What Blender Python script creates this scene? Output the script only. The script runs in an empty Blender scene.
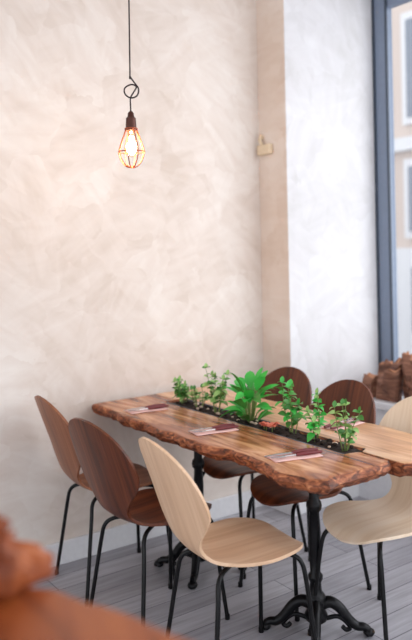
import bpy, math, random
from mathutils import Vector, Matrix, noise
random.seed(7)
S=bpy.context.scene
try: S.view_settings.view_transform='Standard'
except Exception: pass

# ---------------------------------------------------------------- materials
def srgb(r,g,b):
    f=lambda c:(c/255/12.92) if c/255<=0.04045 else ((c/255+0.055)/1.055)**2.4
    return (f(r),f(g),f(b),1)
def newmat(name):
    m=bpy.data.materials.new(name); m.use_nodes=True
    nt=m.node_tree; b=nt.nodes['Principled BSDF']
    return m,nt,b
def plain(name,col,rough=.5,metal=0,bump=0,bscale=40,var=.08):
    m,nt,b=newmat(name)
    tc=nt.nodes.new('ShaderNodeTexCoord'); n=nt.nodes.new('ShaderNodeTexNoise')
    n.inputs['Scale'].default_value=bscale
    nt.links.new(tc.outputs['Object'],n.inputs['Vector'])
    r=nt.nodes.new('ShaderNodeValToRGB'); 
    c=col
    r.color_ramp.elements[0].color=(c[0]*(1-var),c[1]*(1-var),c[2]*(1-var),1)
    r.color_ramp.elements[1].color=(min(1,c[0]*(1+var)),min(1,c[1]*(1+var)),min(1,c[2]*(1+var)),1)
    nt.links.new(n.outputs['Fac'],r.inputs['Fac']); nt.links.new(r.outputs['Color'],b.inputs['Base Color'])
    b.inputs['Roughness'].default_value=rough; b.inputs['Metallic'].default_value=metal
    if bump:
        bp=nt.nodes.new('ShaderNodeBump'); bp.inputs['Strength'].default_value=bump; bp.inputs['Distance'].default_value=.01
        nt.links.new(n.outputs['Fac'],bp.inputs['Height']); nt.links.new(bp.outputs['Normal'],b.inputs['Normal'])
    return m
def wood(name,cols,scale=(2,30,2),rough=.4,detail=6,dist=.6,bump=.05,spec=.5,cracks=False,knot=None):
    m,nt,b=newmat(name)
    tc=nt.nodes.new('ShaderNodeTexCoord'); mp=nt.nodes.new('ShaderNodeMapping')
    mp.inputs['Scale'].default_value=scale
    n=nt.nodes.new('ShaderNodeTexNoise'); n.inputs['Scale'].default_value=1; n.inputs['Detail'].default_value=detail
    n.inputs['Distortion'].default_value=dist
    nt.links.new(tc.outputs['Object'],mp.inputs['Vector']); nt.links.new(mp.outputs['Vector'],n.inputs['Vector'])
    r=nt.nodes.new('ShaderNodeValToRGB'); e=r.color_ramp.elements
    e[0].position=.28; e[1].position=.72
    e[0].color=cols[0]; e[1].color=cols[-1]
    for i,c in enumerate(cols[1:-1]):
        x=e.new(.28+.44*(i+1)/(len(cols)-1)); x.color=c
    nt.links.new(n.outputs['Fac'],r.inputs['Fac'])
    out=r.outputs['Color']
    if knot:
        mk=nt.nodes.new('ShaderNodeMapping'); mk.inputs['Scale'].default_value=(5,1.5,1)
        nk=nt.nodes.new('ShaderNodeTexNoise'); nk.inputs['Scale'].default_value=1; nk.inputs['Detail'].default_value=3; nk.inputs['Distortion'].default_value=1
        nt.links.new(tc.outputs['Object'],mk.inputs['Vector']); nt.links.new(mk.outputs['Vector'],nk.inputs['Vector'])
        rk=nt.nodes.new('ShaderNodeValToRGB'); rk.color_ramp.elements[0].position=.45; rk.color_ramp.elements[1].position=.62
        rk.color_ramp.elements[0].color=(0,0,0,1); rk.color_ramp.elements[1].color=(.75,.75,.75,1)
        nt.links.new(nk.outputs['Fac'],rk.inputs['Fac'])
        mx=nt.nodes.new('ShaderNodeMixRGB'); mx.blend_type='MULTIPLY'; mx.inputs['Color2'].default_value=knot
        nt.links.new(rk.outputs['Color'],mx.inputs['Fac']); nt.links.new(out,mx.inputs['Color1']); out=mx.outputs['Color']
    if cracks:
        mc=nt.nodes.new('ShaderNodeMapping'); mc.inputs['Scale'].default_value=(26,1.6,4)
        nc=nt.nodes.new('ShaderNodeTexNoise'); nc.inputs['Scale'].default_value=1; nc.inputs['Detail'].default_value=4; nc.inputs['Distortion'].default_value=.8
        nt.links.new(tc.outputs['Object'],mc.inputs['Vector']); nt.links.new(mc.outputs['Vector'],nc.inputs['Vector'])
        rc=nt.nodes.new('ShaderNodeValToRGB'); rc.color_ramp.elements[0].position=.66; rc.color_ramp.elements[1].position=.72
        rc.color_ramp.elements[0].color=(0,0,0,1); rc.color_ramp.elements[1].color=(.8,.8,.8,1)
        nt.links.new(nc.outputs['Fac'],rc.inputs['Fac'])
        mx2=nt.nodes.new('ShaderNodeMixRGB'); mx2.inputs['Color2'].default_value=srgb(66,34,20)
        nt.links.new(rc.outputs['Color'],mx2.inputs['Fac']); nt.links.new(out,mx2.inputs['Color1']); out=mx2.outputs['Color']
    nt.links.new(out,b.inputs['Base Color'])
    b.inputs['Roughness'].default_value=rough
    b.inputs['Specular IOR Level'].default_value=spec
    bp=nt.nodes.new('ShaderNodeBump'); bp.inputs['Strength'].default_value=bump; bp.inputs['Distance'].default_value=.004
    nt.links.new(n.outputs['Fac'],bp.inputs['Height']); nt.links.new(bp.outputs['Normal'],b.inputs['Normal'])
    return m
def plaster(name,c1,c2,c3):
    # trowelled limewash: per-patch stroke direction (voronoi patches rotate the streak noise)
    m,nt,b=newmat(name); L=nt.links.new
    tc=nt.nodes.new('ShaderNodeTexCoord')
    def math_(op,x,y):
        q=nt.nodes.new('ShaderNodeMath'); q.operation=op
        for i,v in enumerate((x,y)):
            if isinstance(v,(int,float)): q.inputs[i].default_value=v
            else: L(v,q.inputs[i])
        return q.outputs[0]
    nw=nt.nodes.new('ShaderNodeTexNoise'); nw.inputs['Scale'].default_value=3.5; nw.inputs['Detail'].default_value=4
    L(tc.outputs['Object'],nw.inputs['Vector'])
    vm=nt.nodes.new('ShaderNodeVectorMath'); vm.operation='MULTIPLY_ADD'
    L(nw.outputs['Color'],vm.inputs[0]); vm.inputs[1].default_value=(.35,.35,.35); L(tc.outputs['Object'],vm.inputs[2])
    def strokes(vs,seed):
        mpv=nt.nodes.new('ShaderNodeMapping'); mpv.inputs['Location'].default_value=(seed,seed*1.7,seed*.6)
        L(vm.outputs[0],mpv.inputs['Vector'])
        v=nt.nodes.new('ShaderNodeTexVoronoi'); v.inputs['Scale'].default_value=vs; v.feature='F1'
        L(mpv.outputs[0],v.inputs['Vector'])
        sp=nt.nodes.new('ShaderNodeSeparateColor'); L(v.outputs['Color'],sp.inputs[0])
        vr=nt.nodes.new('ShaderNodeVectorRotate'); vr.rotation_type='Y_AXIS'
        L(tc.outputs['Object'],vr.inputs['Vector']); L(math_('MULTIPLY_ADD',sp.outputs[0],5.0) ,vr.inputs['Angle'])
        mp=nt.nodes.new('ShaderNodeMapping'); mp.inputs['Scale'].default_value=(13,3,2.4); L(vr.outputs[0],mp.inputs['Vector'])
        n=nt.nodes.new('ShaderNodeTexNoise'); n.inputs['Scale'].default_value=1; n.inputs['Detail'].default_value=4; n.inputs['Distortion'].default_value=.7
        L(mp.outputs[0],n.inputs['Vector'])
        return n.outputs['Fac'], sp.outputs[1]
    s1,p1=strokes(3.0,0); s2,p2=strokes(4.6,9)
    bn=nt.nodes.new('ShaderNodeTexNoise'); bn.inputs['Scale'].default_value=1.3; bn.inputs['Detail'].default_value=6; bn.inputs['Roughness'].default_value=.62
    L(tc.outputs['Object'],bn.inputs['Vector'])
    t=math_('ADD',math_('ADD',math_('MULTIPLY',s1,.23),math_('MULTIPLY',s2,.23)),math_('ADD',math_('MULTIPLY',p1,.05),math_('MULTIPLY',p2,.05)))
    t=math_('ADD',t,math_('MULTIPLY',bn.outputs['Fac'],.44))
    r=nt.nodes.new('ShaderNodeValToRGB'); e=r.color_ramp.elements
    e[0].position=.37; e[0].color=c1; e[1].position=.63; e[1].color=c3
    x=e.new(.50); x.color=c2
    L(t,r.inputs['Fac']); L(r.outputs['Color'],b.inputs['Base Color'])
    b.inputs['Roughness'].default_value=.6
    bp=nt.nodes.new('ShaderNodeBump'); bp.inputs['Strength'].default_value=.06; bp.inputs['Distance'].default_value=.01
    L(t,bp.inputs['Height']); L(bp.outputs['Normal'],b.inputs['Normal'])
    return m
def emis(name,col,st):
    m=bpy.data.materials.new(name); m.use_nodes=True; nt=m.node_tree; b=nt.nodes['Principled BSDF']
    b.inputs['Base Color'].default_value=col
    b.inputs['Emission Color'].default_value=col; b.inputs['Emission Strength'].default_value=st
    return m
def glassy(name,fac=.12,tint=(1,1,1,1)):
    m=bpy.data.materials.new(name); m.use_nodes=True; nt=m.node_tree; nt.nodes.clear()
    o=nt.nodes.new('ShaderNodeOutputMaterial'); mx=nt.nodes.new('ShaderNodeMixShader')
    t=nt.nodes.new('ShaderNodeBsdfTransparent'); t.inputs[0].default_value=tint
    g=nt.nodes.new('ShaderNodeBsdfGlossy'); g.inputs['Roughness'].default_value=.02
    mx.inputs[0].default_value=fac
    nt.links.new(t.outputs[0],mx.inputs[1]); nt.links.new(g.outputs[0],mx.inputs[2]); nt.links.new(mx.outputs[0],o.inputs[0])
    return m

M={}
M['plaster']=plaster('plaster_warm',srgb(207,192,180),srgb(221,209,200),srgb(232,224,217))
M['plaster_pier_daylit']=plaster('plaster_pier_daylit',srgb(200,198,198),srgb(212,210,212),srgb(222,221,223))  # cooler copy of the wall plaster: daylight tint put into the pier colour
M['plaster_strip']=plaster('plaster_strip',srgb(212,190,173),srgb(222,204,190),srgb(230,216,205))
M['white']=plain('white_paint',srgb(226,226,229),.5)
M['walnut']=wood('walnut_ply',[srgb(56,26,15),srgb(96,48,28),srgb(122,66,38)],(1.5,34,1.5),.4,spec=.35)
M['walnut2']=wood('walnut_ply_mid',[srgb(108,64,42),srgb(140,88,62),srgb(162,108,78)],(1.5,34,1.5),.4,spec=.35)
M['beech']=wood('beech_ply',[srgb(208,168,134),srgb(224,187,154),srgb(234,202,172)],(1.5,30,1.5),.42)
M['maple']=wood('maple_ply',[srgb(222,196,166),srgb(236,214,188),srgb(242,224,202)],(1.5,30,1.5),.42)
M['slab']=wood('slab_wood',[srgb(108,60,36),srgb(170,110,72),srgb(208,150,108),srgb(232,184,144)],(13,2.0,8),.24,dist=2.2,cracks=True,knot=srgb(186,138,110))
M['slab2']=wood('slab_wood_pale',[srgb(168,118,84),srgb(212,162,120),srgb(238,198,160)],(14,2,8),.28,dist=1.4)
M['bark']=wood('bark_edge',[srgb(40,18,11),srgb(104,52,28),srgb(160,90,54),srgb(204,138,92)],(22,22,50),.6,dist=1.5,bump=.6)
M['iron']=plain('cast_iron',srgb(20,20,23),.35,.6,.2,60)
M['steel']=plain('black_steel',srgb(16,16,18),.3,.5)
M['soil']=plain('soil',srgb(44,30,22),.95,0,1,90,.5)
M['leaf']=plain('leaf_green',srgb(78,142,60),.45,0,0,14,.45)
M['leaf2']=plain('leaf_bright',srgb(68,184,74),.4,0,0,12,.35)
M['leafl']=plain('leaf_pale',srgb(156,196,116),.5,0,0,14,.3)
M['stem']=plain('stem',srgb(120,140,76),.6)
M['copper']=plain('copper_wire',srgb(176,96,66),.35,.85)
M['cord']=plain('cord_black',srgb(40,24,20),.7)
M['socket']=plain('socket_bronze',srgb(84,48,38),.4,.5)
M['napkin']=plain('napkin_paper',srgb(238,196,190),.8)
M['handle']=plain('red_handle',srgb(110,30,36),.4)
M['cutl']=plain('cutlery_steel',srgb(200,195,196),.25,1)
M['pink']=plain('pink_petal',srgb(240,140,116),.5)
M['pebble']=plain('pebble',srgb(205,180,160),.6)
M['chunk']=wood('chunk_bark',[srgb(70,42,32),srgb(128,84,64),srgb(170,124,100)],(6,6,26),.7,dist=1,bump=.7)
M['chunk2']=wood('chunk_cut',[srgb(128,80,54),srgb(180,122,84),srgb(214,160,120)],(14,14,14),.6,dist=1,bump=.4)
M['counter']=wood('counter_wood',[srgb(96,40,12),srgb(150,72,28),srgb(178,96,44)],(10,3,8),.5,dist=1.2)
M['counter_d']=wood('counter_bark',[srgb(70,28,10),srgb(120,54,20),srgb(160,84,40)],(10,3,8),.6,dist=1.2)
M['frame']=plain('window_frame_paint',srgb(128,141,162),.4)
M['fdark']=plain('frame_dark',srgb(60,70,84),.4)
M['glass']=glassy('window_glass',.05)
M['bulbglass']=glassy('bulb_glass',.1,(1,.93,.82,1))
M['fil']=emis('filament',(1,.62,.3,1),80)
M['cream']=plain('cream_plastic',srgb(226,204,174),.5)
# ---------------------------------------------------------------- mesh builder
class MB:
    def __init__(s): s.v=[]; s.f=[]; s.m=[]
    def add(s,vs,fs,mi=0):
        o=len(s.v); s.v+= [tuple(v) for v in vs]
        for f in fs: s.f.append(tuple(i+o for i in f)); s.m.append(mi)
    def box(s,a,b,mi=0):
        x0,y0,z0=a;x1,y1,z1=b
        s.add([(x0,y0,z0),(x1,y0,z0),(x1,y1,z0),(x0,y1,z0),(x0,y0,z1),(x1,y0,z1),(x1,y1,z1),(x0,y1,z1)],
          [(0,3,2,1),(4,5,6,7),(0,1,5,4),(1,2,6,5),(2,3,7,6),(3,0,4,7)],mi)
    def tube(s,pts,rad,n=8,mi=0,cap=True,flat=1):
        pts=[Vector(p) for p in pts]; k=len(pts)
        if not hasattr(rad,'__len__'): rad=[rad]*k
        T=[(pts[min(i+1,k-1)]-pts[max(i-1,0)]).normalized() for i in range(k)]
        up=Vector((0,0,1)) if abs(T[0].z)<.9 else Vector((1,0,0))
        N=(up-T[0]*up.dot(T[0])).normalized(); vs=[]
        for i in range(k):
            N=(N-T[i]*N.dot(T[i])).normalized(); B=T[i].cross(N)
            for j in range(n):
                a=2*math.pi*j/n
                vs.append(pts[i]+N*(math.cos(a)*rad[i])+B*(math.sin(a)*rad[i]*flat))
        fs=[]
        for i in range(k-1):
            for j in range(n):
                j2=(j+1)%n; fs.append((i*n+j,i*n+j2,(i+1)*n+j2,(i+1)*n+j))
        if cap: fs.append(tuple(reversed(range(n)))); fs.append(tuple((k-1)*n+j for j in range(n)))
        s.add(vs,fs,mi)
    def lathe(s,prof,c=(0,0,0),n=24,mi=0):
        vs=[];fs=[];k=len(prof)
        for r,z in prof:
            for j in range(n):
                a=2*math.pi*j/n; vs.append((c[0]+r*math.cos(a),c[1]+r*math.sin(a),c[2]+z))
        for i in range(k-1):
            for j in range(n):
                j2=(j+1)%n; fs.append((i*n+j,i*n+j2,(i+1)*n+j2,(i+1)*n+j))
        fs.append(tuple(reversed(range(n)))); fs.append(tuple((k-1)*n+j for j in range(n)))
        s.add(vs,fs,mi)
    def obj(s,name,mats,smooth=True,parent=None,loc=(0,0,0),bevel=0,sub=0,angle=40):
        me=bpy.data.meshes.new(name); me.from_pydata(s.v,[],s.f); me.update()
        for m in mats: me.materials.append(M[m] if isinstance(m,str) else m)
        for p,mi in zip(me.polygons,s.m): p.material_index=mi; p.use_smooth=smooth
        if smooth:
            try: me.set_sharp_from_angle(angle=math.radians(angle))
            except Exception: pass
        o=bpy.data.objects.new(name,me); S.collection.objects.link(o); o.location=loc
        if parent: o.parent=parent
        if bevel:
            b=o.modifiers.new('b','BEVEL'); b.width=bevel; b.segments=2; b.limit_method='ANGLE'
        if sub:
            b=o.modifiers.new('s','SUBSURF'); b.levels=sub; b.render_levels=sub
        return o
def empty(name,loc=(0,0,0),rz=0):
    e=bpy.data.objects.new(name,None); S.collection.objects.link(e); e.location=loc; e.rotation_euler=(0,0,rz); e.empty_display_size=.1
    return e
def catmull(pts,n=6):
    P=[Vector(p) for p in pts]; P=[2*P[0]-P[1]]+P+[2*P[-1]-P[-2]]; out=[]
    for i in range(1,len(P)-2):
        for k in range(n):
            t=k/n; a,b,c,d=P[i-1:i+3]
            out.append(.5*((2*b)+(c-a)*t+(2*a-5*b+4*c-d)*t*t+(3*b-a-3*c+d)*t**3))
    out.append(P[-2]); return out
def simple_box(name,a,b,mat,bevel=0,parent=None):
    m=MB(); m.box(a,b); return m.obj(name,[mat],False,parent,bevel=bevel)

# ---------------------------------------------------------------- room shell
YW=3.24; PX=2.73; PY=3.0; WX=3.48; CZ=3.1; XE=3.535
def floor_mat():
    m,nt,b=newmat('grey_washed_planks')
    tc=nt.nodes.new('ShaderNodeTexCoord')
    br=nt.nodes.new('ShaderNodeTexBrick'); br.offset=.37; br.inputs['Scale'].default_value=1
    br.inputs['Brick Width'].default_value=1.3; br.inputs['Row Height'].default_value=.13
    br.inputs['Mortar Size'].default_value=.0025; br.inputs['Mortar Smooth'].default_value=.3
    br.inputs['Color1'].default_value=srgb(190,189,196); br.inputs['Color2'].default_value=srgb(164,163,171)
    br.inputs['Mortar'].default_value=srgb(106,104,111)
    nt.links.new(tc.outputs['Object'],br.inputs['Vector'])
    mp=nt.nodes.new('ShaderNodeMapping'); mp.inputs['Scale'].default_value=(2,28,1)
    n=nt.nodes.new('ShaderNodeTexNoise'); n.inputs['Scale'].default_value=1.5; n.inputs['Detail'].default_value=6; n.inputs['Distortion'].default_value=.8
    nt.links.new(tc.outputs['Object'],mp.inputs['Vector']); nt.links.new(mp.outputs['Vector'],n.inputs['Vector'])
    r=nt.nodes.new('ShaderNodeValToRGB'); r.color_ramp.elements[0].position=.3; r.color_ramp.elements[1].position=.7
    r.color_ramp.elements[0].color=(.68,.67,.67,1); r.color_ramp.elements[1].color=(1.0,1.0,1.0,1)
    nt.links.new(n.outputs['Fac'],r.inputs['Fac'])
    mx=nt.nodes.new('ShaderNodeMixRGB'); mx.blend_type='MULTIPLY'; mx.inputs['Fac'].default_value=1
    nt.links.new(br.outputs['Color'],mx.inputs['Color1']); nt.links.new(r.outputs['Color'],mx.inputs['Color2'])
    nt.links.new(mx.outputs['Color'],b.inputs['Base Color']); b.inputs['Roughness'].default_value=.45
    return m
M['floor']=floor_mat()
simple_box('floor',(-3,-3,-.1),(XE,3.5,0),'floor')
simple_box('wall_back',(-3,YW,0),(PX,YW+.2,CZ),'plaster')
m=MB(); m.box((PX,PY,0),(XE,3.44,CZ),0)
pier=m.obj('wall_pier',['plaster_pier_daylit','plaster_strip'],False,bevel=.006)
pier.data.polygons[5].material_index=1
simple_box('ceiling',(-3,-3,CZ),(XE,3.5,CZ+.1),'white')
simple_box('baseboard_back',(-3,YW-.018,0),(PX-.018,YW,.11),'white',.004)
m=MB(); m.box((PX-.018,PY-.018,0),(PX,YW,.11)); m.box((PX,PY-.018,0),(3.25,PY,.11))
m.obj('baseboard_pier',['white'],False,bevel=.003)
m=MB(); m.box((3.25,-3,0),(XE,PY,.57),0)
m.obj('wall_window',['white'],False)
simple_box('trim_sill',(3.2,-3,.57),(XE,PY,.61),'white',.006)
FY=2.885
m=MB()
m.box((WX,FY,.61),(WX+.04,PY,CZ),0)
m.box((WX-.012,FY,.61),(WX,FY+.014,CZ),1)
m.box((WX-.012,PY-.012,.61),(WX,PY,CZ),1)
m.box((WX,-3,.61),(WX+.04,FY,.68),0)
m.box((WX,-3,CZ-.12),(WX+.04,FY,CZ),0)
for y in (1.2,-.4,-2.0): m.box((WX,y-.04,.68),(WX+.04,y+.04,CZ-.12),0)
m.box((WX+.018,-3,.68),(WX+.024,FY,CZ-.12),2)
m.obj('window_1',['frame','fdark','glass'],False)

# ---------------------------------------------------------------- street outside
def brick_mat():
    m,nt,b=newmat('street_brick'); tc=nt.nodes.new('ShaderNodeTexCoord')
    mp=nt.nodes.new('ShaderNodeMapping'); mp.inputs['Rotation'].default_value=(math.radians(90),0,math.radians(90))
    br=nt.nodes.new('ShaderNodeTexBrick'); br.inputs['Scale'].default_value=4
    br.inputs['Color1'].default_value=srgb(186,146,130); br.inputs['Color2'].default_value=srgb(174,134,118); br.inputs['Mortar'].default_value=srgb(200,186,178)
    nt.links.new(tc.outputs['Object'],mp.inputs['Vector']); nt.links.new(mp.outputs['Vector'],br.inputs['Vector'])
    nt.links.new(br.outputs['Color'],b.inputs['Base Color']); b.inputs['Roughness'].default_value=.9
    return m
M['brick']=brick_mat()
M['stone']=plain('pale_stone',srgb(212,213,217),.8)
M['pane']=plain('dark_pane',srgb(120,128,142),.15)
M['asph']=plain('asphalt',srgb(130,132,138),.9)
m=MB()
m.box((9,0,-.3),(9.6,14,9),0)
m.box((8.9,0,-.3),(9.0,14,1.5),1)
m.box((8.86,0,3.0),(9.0,14,3.2),1)
for i in range(10):
    y=1.4+i*1.25
    for z in (1.75,3.5,5.6):
        h=1.0 if z<3 else 1.5
        m.box((8.93,y-.1,z-.1),(9,y+.75,z+h+.12),1)
        m.box((8.91,y,z),(8.935,y+.3,z+h),2)
        m.box((8.91,y+.35,z),(8.935,y+.65,z+h),2)
    m.box((8.88,y+.05,.2),(8.91,y+.6,1.2),2)
m.obj('street_building',['brick','stone','pane'],False)
simple_box('street_ground',(XE,-6,-.4),(9,16,-.3),'asph')

# ---------------------------------------------------------------- chairs
def chair_shell():
    sp=catmull([(.222,0,.427),(.18,0,.449),(.10,0,.454),(0,0,.449),(-.10,0,.448),(-.17,0,.462),(-.215,0,.503),(-.242,0,.56),(-.272,0,.65),(-.308,0,.75),(-.354,0,.882)],14)
    L=[0]
    for i in range(1,len(sp)): L.append(L[-1]+(sp[i]-sp[i-1]).length)
    T=L[-1]
    def at(s):
        s=max(0,min(T,s))
        for i in range(1,len(L)):
            if s<=L[i]:
                t=(s-L[i-1])/max(1e-9,L[i]-L[i-1]); return sp[i-1].lerp(sp[i],t), (sp[i]-sp[i-1]).normalized()
        return sp[-1],(sp[-1]-sp[-2]).normalized()
    sc=.21; wm=.455; bc=T-.23; WS=.196; WW=.096; WB=.206
    def w(s):
        if s<sc:
            q=(sc-s)/sc; return WS*(max(0,1-q**2.2))**(1/2.0)
        if s<wm:
            q=(s-sc)/(wm-sc); return WS+(WW-WS)*(.5-.5*math.cos(math.pi*q))
        if s<bc:
            q=(s-wm)/(bc-wm); return WW+(WB-WW)*(.5-.5*math.cos(math.pi*q))
        q=(s-bc)/(T-bc); return WB*(max(0,1-q**2.15))**(1/2.0)
    ns=56; nt_=14; vs=[];fs=[]
    for i in range(ns+1):
        u=i/ns; s=T*(.5-.5*math.cos(math.pi*u))*.7+T*u*.3
        p,t=at(s)
        nrm=Vector((t.z,0,-t.x))
        ww=max(w(s),.004)
        k=max(0,min(1,(s-.3)/.25)); k=k*k*(3-2*k)
        for j in range(nt_+1):
            v=-1+2*j/nt_; v=math.sin(v*math.pi/2)
            y=v*ww
            off=(.55*k+.25*(1-k))*y*y*1.6
            vs.append(p+nrm*off+Vector((0,y,0)))
    for i in range(ns):
        for j in range(nt_):
            a=i*(nt_+1)+j; fs.append((a,a+1,a+nt_+2,a+nt_+1))
    return vs,fs
CV,CF=chair_shell()
def chair(loc,rz,mat):
    e=empty('dining_chair',(loc[0],loc[1],0),rz)
    m=MB(); m.add(CV,CF)
    o=m.obj('seat_shell',[mat],True,e,angle=180)
    so=o.modifiers.new('sol','SOLIDIFY'); so.thickness=.011; so.offset=0
    bv=o.modifiers.new('bev','BEVEL'); bv.width=.003; bv.segments=2; bv.limit_method='ANGLE'; bv.angle_limit=math.radians(50)
    m=MB(); i=0
    m.lathe([(.075,.424),(.078,.428),(.078,.436),(.07,.442)],n=20)
    for sx in (1,-1):
        for sy in (1,-1):
            fx=.205 if sx>0 else .225
            pts=catmull([(sx*.03,sy*.045,.430),(sx*.10,sy*.085,.430),(sx*.145,sy*.113,.424),(sx*.170,sy*.132,.40),(sx*.180,sy*.145,.34),(sx*(.18+(fx-.18)*.5),sy*.165,.17),(sx*fx,sy*.185,.006)],5)
            m.tube(pts,.0085,10); m.lathe([(.010,0),(.011,.004),(.0105,.02),(.008,.022)],(sx*fx,sy*.185,0),12)
    m.obj('leg_frame',['steel'],True,e)
    return e
chair((1.565,2.005),math.radians(-6),'beech')
chair((1.52,2.49),math.radians(6),'walnut')
chair((1.57,2.945),math.radians(-4),'walnut2')
chair((2.165,2.33),math.radians(180),'walnut')
chair((2.21,2.77),math.radians(185),'walnut')
chair((2.14,1.86),math.radians(183),'maple')

# ---------------------------------------------------------------- table
def nz(x,y,z=0,s=1): return noise.noise(Vector((x*s,y*s,z*s)))
def slab_mesh(outline,rough,z0,z1,mb,mt=0,ms=1,sub=.02):
    P=[]; n=len(outline)
    for i in range(n):
        a=outline[i]; b=outline[(i+1)%n]; A=Vector(a[:2]); B=Vector(b[:2]); l=(B-A).length; k=max(1,int(l/sub))
        d=(B-A).normalized(); nn=Vector((d.y,-d.x))
        for j in range(k):
            t=j/k; p=A.lerp(B,t); am=a[2]
            q=p+nn*(am*(nz(p.x,p.y,1,3.2)*1.5+nz(p.x,p.y,4,12)*.9+nz(p.x,p.y,7,30)*.25)); P.append((q,nn,am))
    k=len(P); th=z1-z0
    rings=[(-.014,z1,0),(-.002,z1-.003,0.1),(.008,z1-th*.22,.6),(.012,z1-th*.45,1.2),(.002,z1-th*.7,1.4),(-.012,z0+.004,1.2),(-.03,z0,.3)]
    vs=[]
    for off,z,ra in rings:
        for i in range(k):
            q,nn,am=P[i]; nn=(P[i-1][1]+P[(i+1)%k][1]+nn).normalized()
            o=off*(1 if am>0 else .1)+ (am*.5*ra*(nz(q.x,q.y,z*3,22)+.6*nz(q.x,q.y,z*3,50)) if am>0 else 0)
            vs.append((q.x+nn.x*o,q.y+nn.y*o,z))
    mb.add(vs,[],0); base=len(mb.v)-len(vs)
    for r in range(len(rings)-1):
        for i in range(k):
            i2=(i+1)%k
            mb.f.append((base+r*k+i,base+(r+1)*k+i,base+(r+1)*k+i2,base+r*k+i2)); mb.m.append(ms if r>0 else mt)
    mb.f.append(tuple(base+i for i in range(k))); mb.m.append(mt)
    mb.f.append(tuple(base+(len(rings)-1)*k+i for i in reversed(range(k)))); mb.m.append(ms)
tb=empty('dining_table',(1.96,2.4,0))
def rel(o): 
    o.parent=tb; o.location=(-1.96,-2.4,0)
TY=1.81
m=MB()
slab_mesh([(1.605,1.69,.020),(1.64,1.65,.020),(1.90,1.645,.020),(1.962,1.66,.001),(1.964,TY-.02,0),(1.90,TY,.006),(1.895,3.0,0),(1.955,3.02,0),(1.955,3.2,0),(1.605,3.2,.022),(1.585,2.6,.026),(1.60,2.1,.026)],1,.705,.76,m)
rel(m.obj('slab_front',['slab','bark'],True,angle=35))
m=MB()
slab_mesh([(1.972,1.60,.015),(2.05,1.54,.02),(2.30,1.56,.02),(2.34,2.0,.022),(2.31,2.6,.022),(2.33,3.2,0),(1.957,3.2,0),(1.957,3.02,0),(2.02,3.0,.006),(2.015,TY,0),(1.972,TY-.02,0)],1,.705,.76,m)
rel(m.obj('slab_rear',['slab2','bark'],True,angle=35))
m=MB(); m.box((1.90,TY,.706),(2.015,3.0,.725),0)
m.box((1.893,TY-.01,.725),(1.903,3.0,.757),0); m.box((2.012,TY-.01,.725),(2.022,3.0,.757),0)
rel(m.obj('planter_trough',['fdark'],False))
m=MB(); nx,ny=8,74; vs=[];fs=[]
for i in range(nx+1):
    for j in range(ny+1):
        x=1.903+.11*i/nx; y=TY+(3.0-TY)*j/ny
        vs.append((x,y,.752+.012*nz(x,y,0,18)+.008*nz(x,y,3,50)))
for i in range(nx):
    for j in range(ny):
        a=i*(ny+1)+j; fs.append((a,a+ny+1,a+ny+2,a+1))
m.add(vs,fs,0)
def blob(mb,c,r,mi,seed=0,sq=.6,n=8):
    vs=[];fs=[];R=6
    for i in range(R+1):
        ph=math.pi*i/R
        for j in range(n):
            a=2*math.pi*j/n; d=Vector((math.sin(ph)*math.cos(a),math.sin(ph)*math.sin(a),math.cos(ph)*sq))
            k=r*(1+.25*noise.noise(d*2+Vector((seed,seed,0)))); vs.append((c[0]+d.x*k,c[1]+d.y*k,c[2]+d.z*k))
    for i in range(R):
        for j in range(n): j2=(j+1)%n; fs.append((i*n+j,(i+1)*n+j,(i+1)*n+j2,i*n+j2))
    mb.add(vs,fs,mi)
for i in range(70):
    y=random.uniform(TY+.02,2.97); blob(m,(random.uniform(1.915,2.0),y,.76),random.uniform(.005,.012),random.choice([0,0,1]),i)
rel(m.obj('soil_bed',['soil','pebble'],True,angle=180))
def pedestal(x,y):
    m=MB()
    m.lathe([(.03,.045),(.042,.055),(.045,.075),(.034,.095),(.038,.12),(.043,.135),(.036,.15),(.024,.165),(.022,.20),(.029,.215),(.029,.228),(.020,.24),(.023,.30),(.024,.40),(.020,.475),(.028,.485),(.031,.50),(.028,.515),(.020,.525),(.018,.60),(.021,.64),(.032,.655),(.036,.67),(.05,.685),(.055,.697)],n=24)
    for k in range(4):
        a=math.radians(45+90*k); c,s=math.cos(a),math.sin(a)
        m.tube([( -c*.0,-s*.0,.69),(c*.10,s*.10,.692),(c*.21,s*.21,.698)],[.012,.011,.007],8,flat=1.4)
        pr=[(.02,.115),(.055,.125),(.09,.105),(.125,.062),(.155,.038),(.18,.036),(.20,.026)]
        pts=catmull([(c*r,s*r,z) for r,z in pr],5); n=len(pts)
        m.tube(pts,[.024-.010*i/n for i in range(n)],10)
        pts=catmull([(c*r,s*r,z) for r,z in [(.04,.06),(.08,.07),(.11,.055),(.13,.03),(.115,.02),(.10,.032)]],5)
        m.tube(pts,.009,8)
        blob(m,(c*.20,s*.20,.017),.023,0,k,.72,12)
    o=m.obj('pedestal_leg',['iron'],True,tb,angle=50); o.location=(x-1.96,y-2.4,0)
pedestal(1.955,2.03); pedestal(1.92,2.77)

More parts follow.
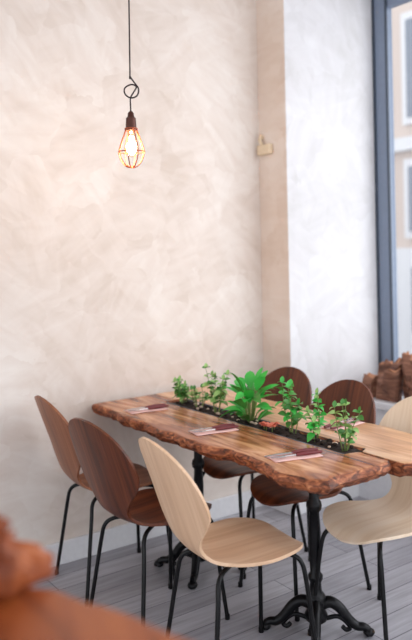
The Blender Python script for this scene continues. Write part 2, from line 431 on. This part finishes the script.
def setting(x,y,rz,first=False):
    e=empty('place_setting',(x,y,.7605),rz)
    m=MB(); 
    vs=[];fs=[];N=8
    for i in range(N+1):
        for j in range(N+1):
            vs.append((-.045+.09*i/N,-.095+.19*j/N,.003+.002*nz(i*.3,j*.3,x)))
    for i in range(N):
        for j in range(N): a=i*(N+1)+j; fs.append((a,a+N+1,a+N+2,a+1))
    m.add(vs,fs); o=m.obj('napkin',['napkin'],True,e,angle=180)
    sm=o.modifiers.new('s','SOLIDIFY'); sm.thickness=.002
    m=MB()
    m.tube([(.015,-.105,.010),(.016,-.05,.011),(.015,.0,.010)],[.005,.0075,.005],8,1,flat=1)
    m.tube([(.015,0.0,.010),(.016,.06,.010),(.012,.11,.009)],[.002,.0022,.001],8,0,flat=4)
    m.tube([(-.018,-.105,.010),(-.018,-.05,.011),(-.018,0.0,.010)],[.005,.0075,.005],8,1)
    m.tube([(-.018,0.0,.010),(-.018,.045,.010)],[.003,.003],8,0)
    m.tube([(-.018,.045,.010),(-.018,.065,.010)],[.002,.002],8,0,flat=4.5)
    for q in (-.007,0,.007): m.tube([(-.018+q,.065,.010),(-.018+q,.10,.012)],[.0017,.001],6,0)
    m.obj('cutlery',['cutl','handle'],True,e)
setting(1.735,1.90,math.radians(75)); setting(1.73,2.38,math.radians(80)); setting(1.72,2.90,math.radians(84))
setting(2.20,2.10,math.radians(-82))

# ---------------------------------------------------------------- plants
def leaf(m,b,d,l,w,mi,droop=.3,n=5):
    d=d.normalized(); side=d.cross(Vector((0,0,1)))
    if side.length<.05: side=Vector((1,0,0))
    side.normalize(); side=(Matrix.Rotation(random.uniform(-.7,.7),3,d)@side); up=side.cross(d).normalized()
    vs=[];fs=[]
    for i in range(n+1):
        t=i/n; c=b+d*(l*t)-Vector((0,0,1))*(droop*l*t*t); ww=w*math.sin(math.pi*min(1,(t*.92+.04)))**.8*(1-.25*t)
        if i==n: ww=w*.03
        vs+= [c-side*ww+up*ww*.35, c, c+side*ww+up*ww*.35]
    for i in range(n):
        a=i*3; fs+=[(a,a+1,a+4,a+3),(a+1,a+2,a+5,a+4)]
    m.add(vs,fs,mi)
def herb(x,y,h,spread,nst,ll,mats,name='herb_plant',dens=7,lw=.42,hmin=.4):
    m=MB(); e=Vector((x,y,.75))
    for k in range(nst):
        a=random.uniform(0,6.28); r=spread*random.uniform(.3,1); hh=h*random.uniform(hmin,1.0) if k else h
        top=Vector((math.cos(a)*r,math.sin(a)*r,hh)); b0=Vector((math.cos(a)*.012,math.sin(a)*.012,0))
        mid=b0.lerp(top,.5)+Vector((random.uniform(-.01,.01),random.uniform(-.01,.01),.01))
        pts=catmull([b0,mid,top],6); m.tube(pts,[.0022-.0012*i/len(pts) for i in range(len(pts))],5,0)
        for q in range(dens):
            t=.25+.75*(q+1)/dens; p=pts[min(len(pts)-1,int(t*(len(pts)-1)))]
            for sgn in (0,math.pi):
                aa=q*1.57+sgn+random.uniform(-.4,.4)
                dd=Vector((math.cos(aa),math.sin(aa),random.uniform(.0,.7)))
                s=random.uniform(.6,1.25)
                leaf(m,p,dd,ll*s*(1.1-.35*t),ll*lw*s*(1.1-.35*t),random.choice([1,1,2]),random.uniform(.1,.6))
        leaf(m,top,Vector((.2,.1,1)),ll*.7,ll*lw*.6,2,.1)
    m.obj(name,['stem']+mats,True,loc=e,angle=180)
herb(1.955,2.93,.13,.08,8,.040,['leaf','leafl'],dens=5)
herb(1.955,2.80,.10,.045,6,.036,['leafl','leaf'],dens=4)
herb(1.96,2.665,.205,.06,7,.040,['leaf','leafl'],dens=6)
m=MB()
for k in range(38):
    a=k*2.4+random.uniform(-.3,.3); el=random.uniform(.3,1.6) if k>6 else 2.4; r=.035
    hh=random.uniform(.01,.13) if k>6 else .145; b0=Vector((math.cos(a)*.01,math.sin(a)*.01,0)); b1=Vector((math.cos(a)*r,math.sin(a)*r,hh))
    m.tube(catmull([b0,b0.lerp(b1,.5),b1],3),.0018,5,0)
    leaf(m,b1,Vector((math.cos(a),math.sin(a),el)),random.uniform(.085,.14),random.uniform(.018,.028),random.choice([1,1,2]),random.uniform(.1,.6),7)
m.obj('broadleaf_plant',['stem','leaf2','leaf'],True,loc=(1.96,2.42,.75),angle=180)
herb(1.965,2.15,.205,.055,5,.046,['leaf','leaf2'],dens=6)
herb(1.965,2.02,.18,.04,4,.044,['leaf2','leafl'],dens=5)
herb(1.955,1.86,.175,.06,5,.040,['leafl','leaf'],dens=5)
m=MB()
for c in ((0,0),(0,-.05),(-.01,-.025),(.03,-.03)):
    for k in range(9):
        a=k*.7+c[1]*20; leaf(m,Vector((c[0],c[1],.02)),Vector((math.cos(a),math.sin(a),.5)),.028,.011,1,.3)
    m.tube([(c[0],c[1],0),(c[0],c[1],.022)],.002,5,0)
m.obj('pink_flower',['stem','pink'],True,loc=(1.92,2.28,.755),angle=180)

# ---------------------------------------------------------------- pendant lamp
LX,LY=1.448,2.519
e=empty('pendant_lamp',(LX,LY,0))
m=MB()
pts=[(0,0,CZ),(0.002,0,2.6),(0,0,2.24)]
loop=[(0,0,2.22),(.012,-.01,2.195),(.028,-.018,2.168),(.022,-.014,2.140),(0,0,2.132),(-.018,.012,2.148),(-.018,.012,2.172),(.004,-.002,2.186),(.020,-.014,2.176),(.012,-.006,2.155),(0,0,2.13),(0,0,2.09),(0,0,2.06)]
m.tube(catmull(pts+loop,8),.0032,8)
m.obj('cord',['cord'],True,e,angle=180)
m=MB(); m.lathe([(.035,CZ-.03),(.045,CZ-.02),(.05,CZ)],n=24)
m.obj('ceiling_rose',['cord'],True,e)
m=MB(); m.lathe([(.006,2.077),(.012,2.070),(.014,2.055),(.020,2.049),(.022,2.02),(.022,2.010),(.026,2.006),(.026,1.998)],n=20)
m.obj('socket',['socket'],True,e)
def zz(z): return 2.007-(1.985-z)*.86
m=MB()
prof=[(.022,1.985),(.028,1.965),(.041,1.925),(.052,1.885),(.053,1.865),(.044,1.835),(.029,1.812),(.016,1.803)]
for k in range(8):
    a=2*math.pi*k/8; m.tube(catmull([(r*math.cos(a),r*math.sin(a),zz(z)) for r,z in prof],4),.0023,6)
def ring(r,z,t=.0023):
    m.tube([(r*math.cos(2*math.pi*i/28),r*math.sin(2*math.pi*i/28),zz(z)) for i in range(29)],t,6,cap=False)
ring(.0245,1.984,.003); ring(.0525,1.875); ring(.016,1.803)
m.obj('wire_cage',['copper'],True,e,angle=180)
m=MB(); m.lathe([(.013,zz(1.975)),(.014,zz(1.96)),(.022,zz(1.935)),(.030,zz(1.905)),(.031,zz(1.89)),(.026,zz(1.868)),(.014,zz(1.853)),(.003,zz(1.85))],n=24)
m.obj('bulb_glass',['bulbglass'],True,e,angle=180)
m=MB()
for k in range(8):
    a=2*math.pi*k/8; m.tube([(.008*math.cos(a),.008*math.sin(a),zz(1.95)),(.017*math.cos(a+.3),.017*math.sin(a+.3),zz(1.875))],.0018,5)
m.obj('filament',['fil'],True,e)
ld=bpy.data.lights.new('bulb_light','POINT'); ld.energy=6; ld.color=(1,.74,.5); ld.shadow_soft_size=.03
lo=bpy.data.objects.new('bulb_light',ld); S.collection.objects.link(lo); lo.location=(0,0,zz(1.90)); lo.parent=e

e=empty('wall_sensor',(PX,3.165,2.09))
m=MB(); m.box((-.035,-.055,-.03),(0,.055,.03)); m.obj('housing',['cream'],False,e,bevel=.008)
m=MB(); m.tube(catmull([(-.02,0.02,.03),(-.03,.03,.055),(-.015,.035,.085),(-.004,.04,.07)],5),.010,8); m.obj('cable_stub',['cream'],True,e,angle=180)

# ---------------------------------------------------------------- driftwood
import bmesh
def drift(name,loc,size,seed,rz=0,mats=('counter','counter')):
    bm=bmesh.new(); bmesh.ops.create_icosphere(bm,subdivisions=5,radius=1)
    for v in bm.verts:
        d=v.co.normalized()
        k=1+.55*noise.noise(d*1.7+Vector((seed,0,0)))+.28*noise.noise(d*4+Vector((0,seed,0)))+.10*noise.noise(d*11+Vector((0,0,seed)))
        v.co=Vector((d.x*size[0]*k,d.y*size[1]*k,d.z*size[2]*k))
    lo=-size[2]*.6
    for v in bm.verts:
        if v.co.z<lo: v.co.z=lo
    for f in bm.faces:
        f.smooth=True
        if f.calc_center_median().y<-size[1]*.55: f.material_index=1
    me=bpy.data.meshes.new(name); bm.to_mesh(me); bm.free()
    for q in mats: me.materials.append(M[q])
    o=bpy.data.objects.new(name,me); S.collection.objects.link(o); o.location=(loc[0],loc[1],loc[2]-lo); o.rotation_euler=(0,0,rz)
    return o
def chunks(name,loc,pieces):
    bm=bmesh.new()
    for (c,sz,rot,seed) in pieces:
        rnd=random.Random(seed); b2=bmesh.new()
        # jagged split ends: prism with uneven top, irregular section
        n=9; ring=[]
        for k in range(n):
            a=2*math.pi*k/n+rnd.uniform(-.2,.2); r=rnd.uniform(.6,1.2)
            ring.append((math.cos(a)*r*sz[0],math.sin(a)*r*sz[1]))
        bot=[b2.verts.new((x*.9,y*.9,-sz[2])) for x,y in ring]
        mid=[b2.verts.new((x*rnd.uniform(.9,1.1),y*rnd.uniform(.9,1.1),sz[2]*rnd.uniform(-.2,.2))) for x,y in ring]
        top=[b2.verts.new((x*.85,y*.85,sz[2]*rnd.uniform(.55,1.25))) for x,y in ring]
        ct=b2.verts.new((rnd.uniform(-.2,.2)*sz[0],rnd.uniform(-.2,.2)*sz[1],sz[2]*rnd.uniform(.7,1.1))); cb=b2.verts.new((0,0,-sz[2]))
        for k in range(n):
            k2=(k+1)%n
            b2.faces.new((bot[k],bot[k2],mid[k2],mid[k])); b2.faces.new((mid[k],mid[k2],top[k2],top[k]))
            f=b2.faces.new((top[k],top[k2],ct)); f.material_index=1
            b2.faces.new((bot[k2],bot[k],cb))
        R=Matrix.Rotation(rot[2],4,'Z')@Matrix.Rotation(rot[1],4,'Y')@Matrix.Rotation(rot[0],4,'X')
        b2.transform(Matrix.Translation(c)@R); b2.normal_update()
        tmp=bpy.data.meshes.new('t'); b2.to_mesh(tmp); b2.free(); bm.from_mesh(tmp); bpy.data.meshes.remove(tmp)
    for v in bm.verts:
        if v.co.z<0: v.co.z=0
    me=bpy.data.meshes.new(name); bm.to_mesh(me); bm.free()
    for q in ('chunk','chunk2'): me.materials.append(M[q])
    o=bpy.data.objects.new(name,me); S.collection.objects.link(o); o.location=loc
    b=o.modifiers.new('b','BEVEL'); b.width=.003; b.segments=2
    return o
chunks('driftwood_stump_cluster',(3.32,2.68,.61),[
 ((-.04,.23,.06),(.05,.05,.07),(.15,.1,.5),1),((.0,.15,.09),(.05,.055,.12),(-.15,.2,-.3),2),
 ((-.04,.05,.08),(.05,.06,.10),(.1,-.1,.2),3),((.03,-.04,.11),(.055,.06,.14),(-.1,.1,.0),4),
 ((-.03,-.12,.09),(.055,.055,.13),(.2,.0,-.4),9),
 ((.0,.07,.15),(.05,.05,.10),(.7,.2,.5),5),((.0,-.05,.18),(.045,.05,.10),(-.6,.1,-.4),6),
 ((.03,.03,.20),(.03,.04,.08),(.3,-.2,.9),8),((.0,-.16,.16),(.05,.05,.11),(-.5,.1,.3),12)])

# foreground counter with driftwood
e=empty('bar_table',(0.05,.75,0))
m=MB()
slab_mesh([(-.45,.38,.01),(.50,.40,.012),(.515,.69,.012),(.385,1.0,.012),(.33,1.18,.012),(-.4,1.18,.01)],1,.975,1.02,m)
o=m.obj('counter_top',['counter','counter_d'],True,e,angle=35); o.location=(-.05,-.75,0)
m=MB(); m.lathe([(.22,0),(.22,.015),(.04,.03),(.03,.05),(.03,.93),(.12,.96),(.12,.974)],n=28); m.obj('column',['iron'],True,e)
drift('driftwood_log',(.24,1.04,1.02),(.14,.06,.085),5.5,-.3,('counter','counter_d'))

# ---------------------------------------------------------------- light
w=bpy.data.worlds.new('sky'); S.world=w; w.use_nodes=True
bg=w.node_tree.nodes['Background']; bg.inputs['Color'].default_value=(.94,.965,1,1); bg.inputs['Strength'].default_value=1.85
def area(name,loc,target,size,size_y,en,col):
    d=bpy.data.lights.new(name,'AREA'); d.shape='RECTANGLE'; d.size=size; d.size_y=size_y; d.energy=en; d.color=col
    o=bpy.data.objects.new(name,d); S.collection.objects.link(o); o.location=loc
    o.rotation_euler=(Vector(target)-Vector(loc)).to_track_quat('-Z','Y').to_euler(); return o
area('daylight_shopfront',(3.75,.6,2.0),(1.5,2.2,.8),3.2,2.2,60,(.95,.97,1))

# ---------------------------------------------------------------- camera
cd=bpy.data.cameras.new('camera'); co=bpy.data.objects.new('camera',cd); S.collection.objects.link(co); S.camera=co
cd.sensor_fit='AUTO'; cd.sensor_width=36; cd.lens=40.05; cd.shift_y=-68/640
yaw=math.radians(-35.7)
R=Matrix.Rotation(yaw,4,'Z')@Matrix.Rotation(math.radians(90),4,'X')@Matrix.Rotation(math.radians(-1.15),4,'Z')
co.matrix_world=Matrix.Translation((0,0,1.5))@R
cd.dof.use_dof=True; cd.dof.focus_distance=2.7; cd.dof.aperture_fstop=1.6
cd.clip_start=.02
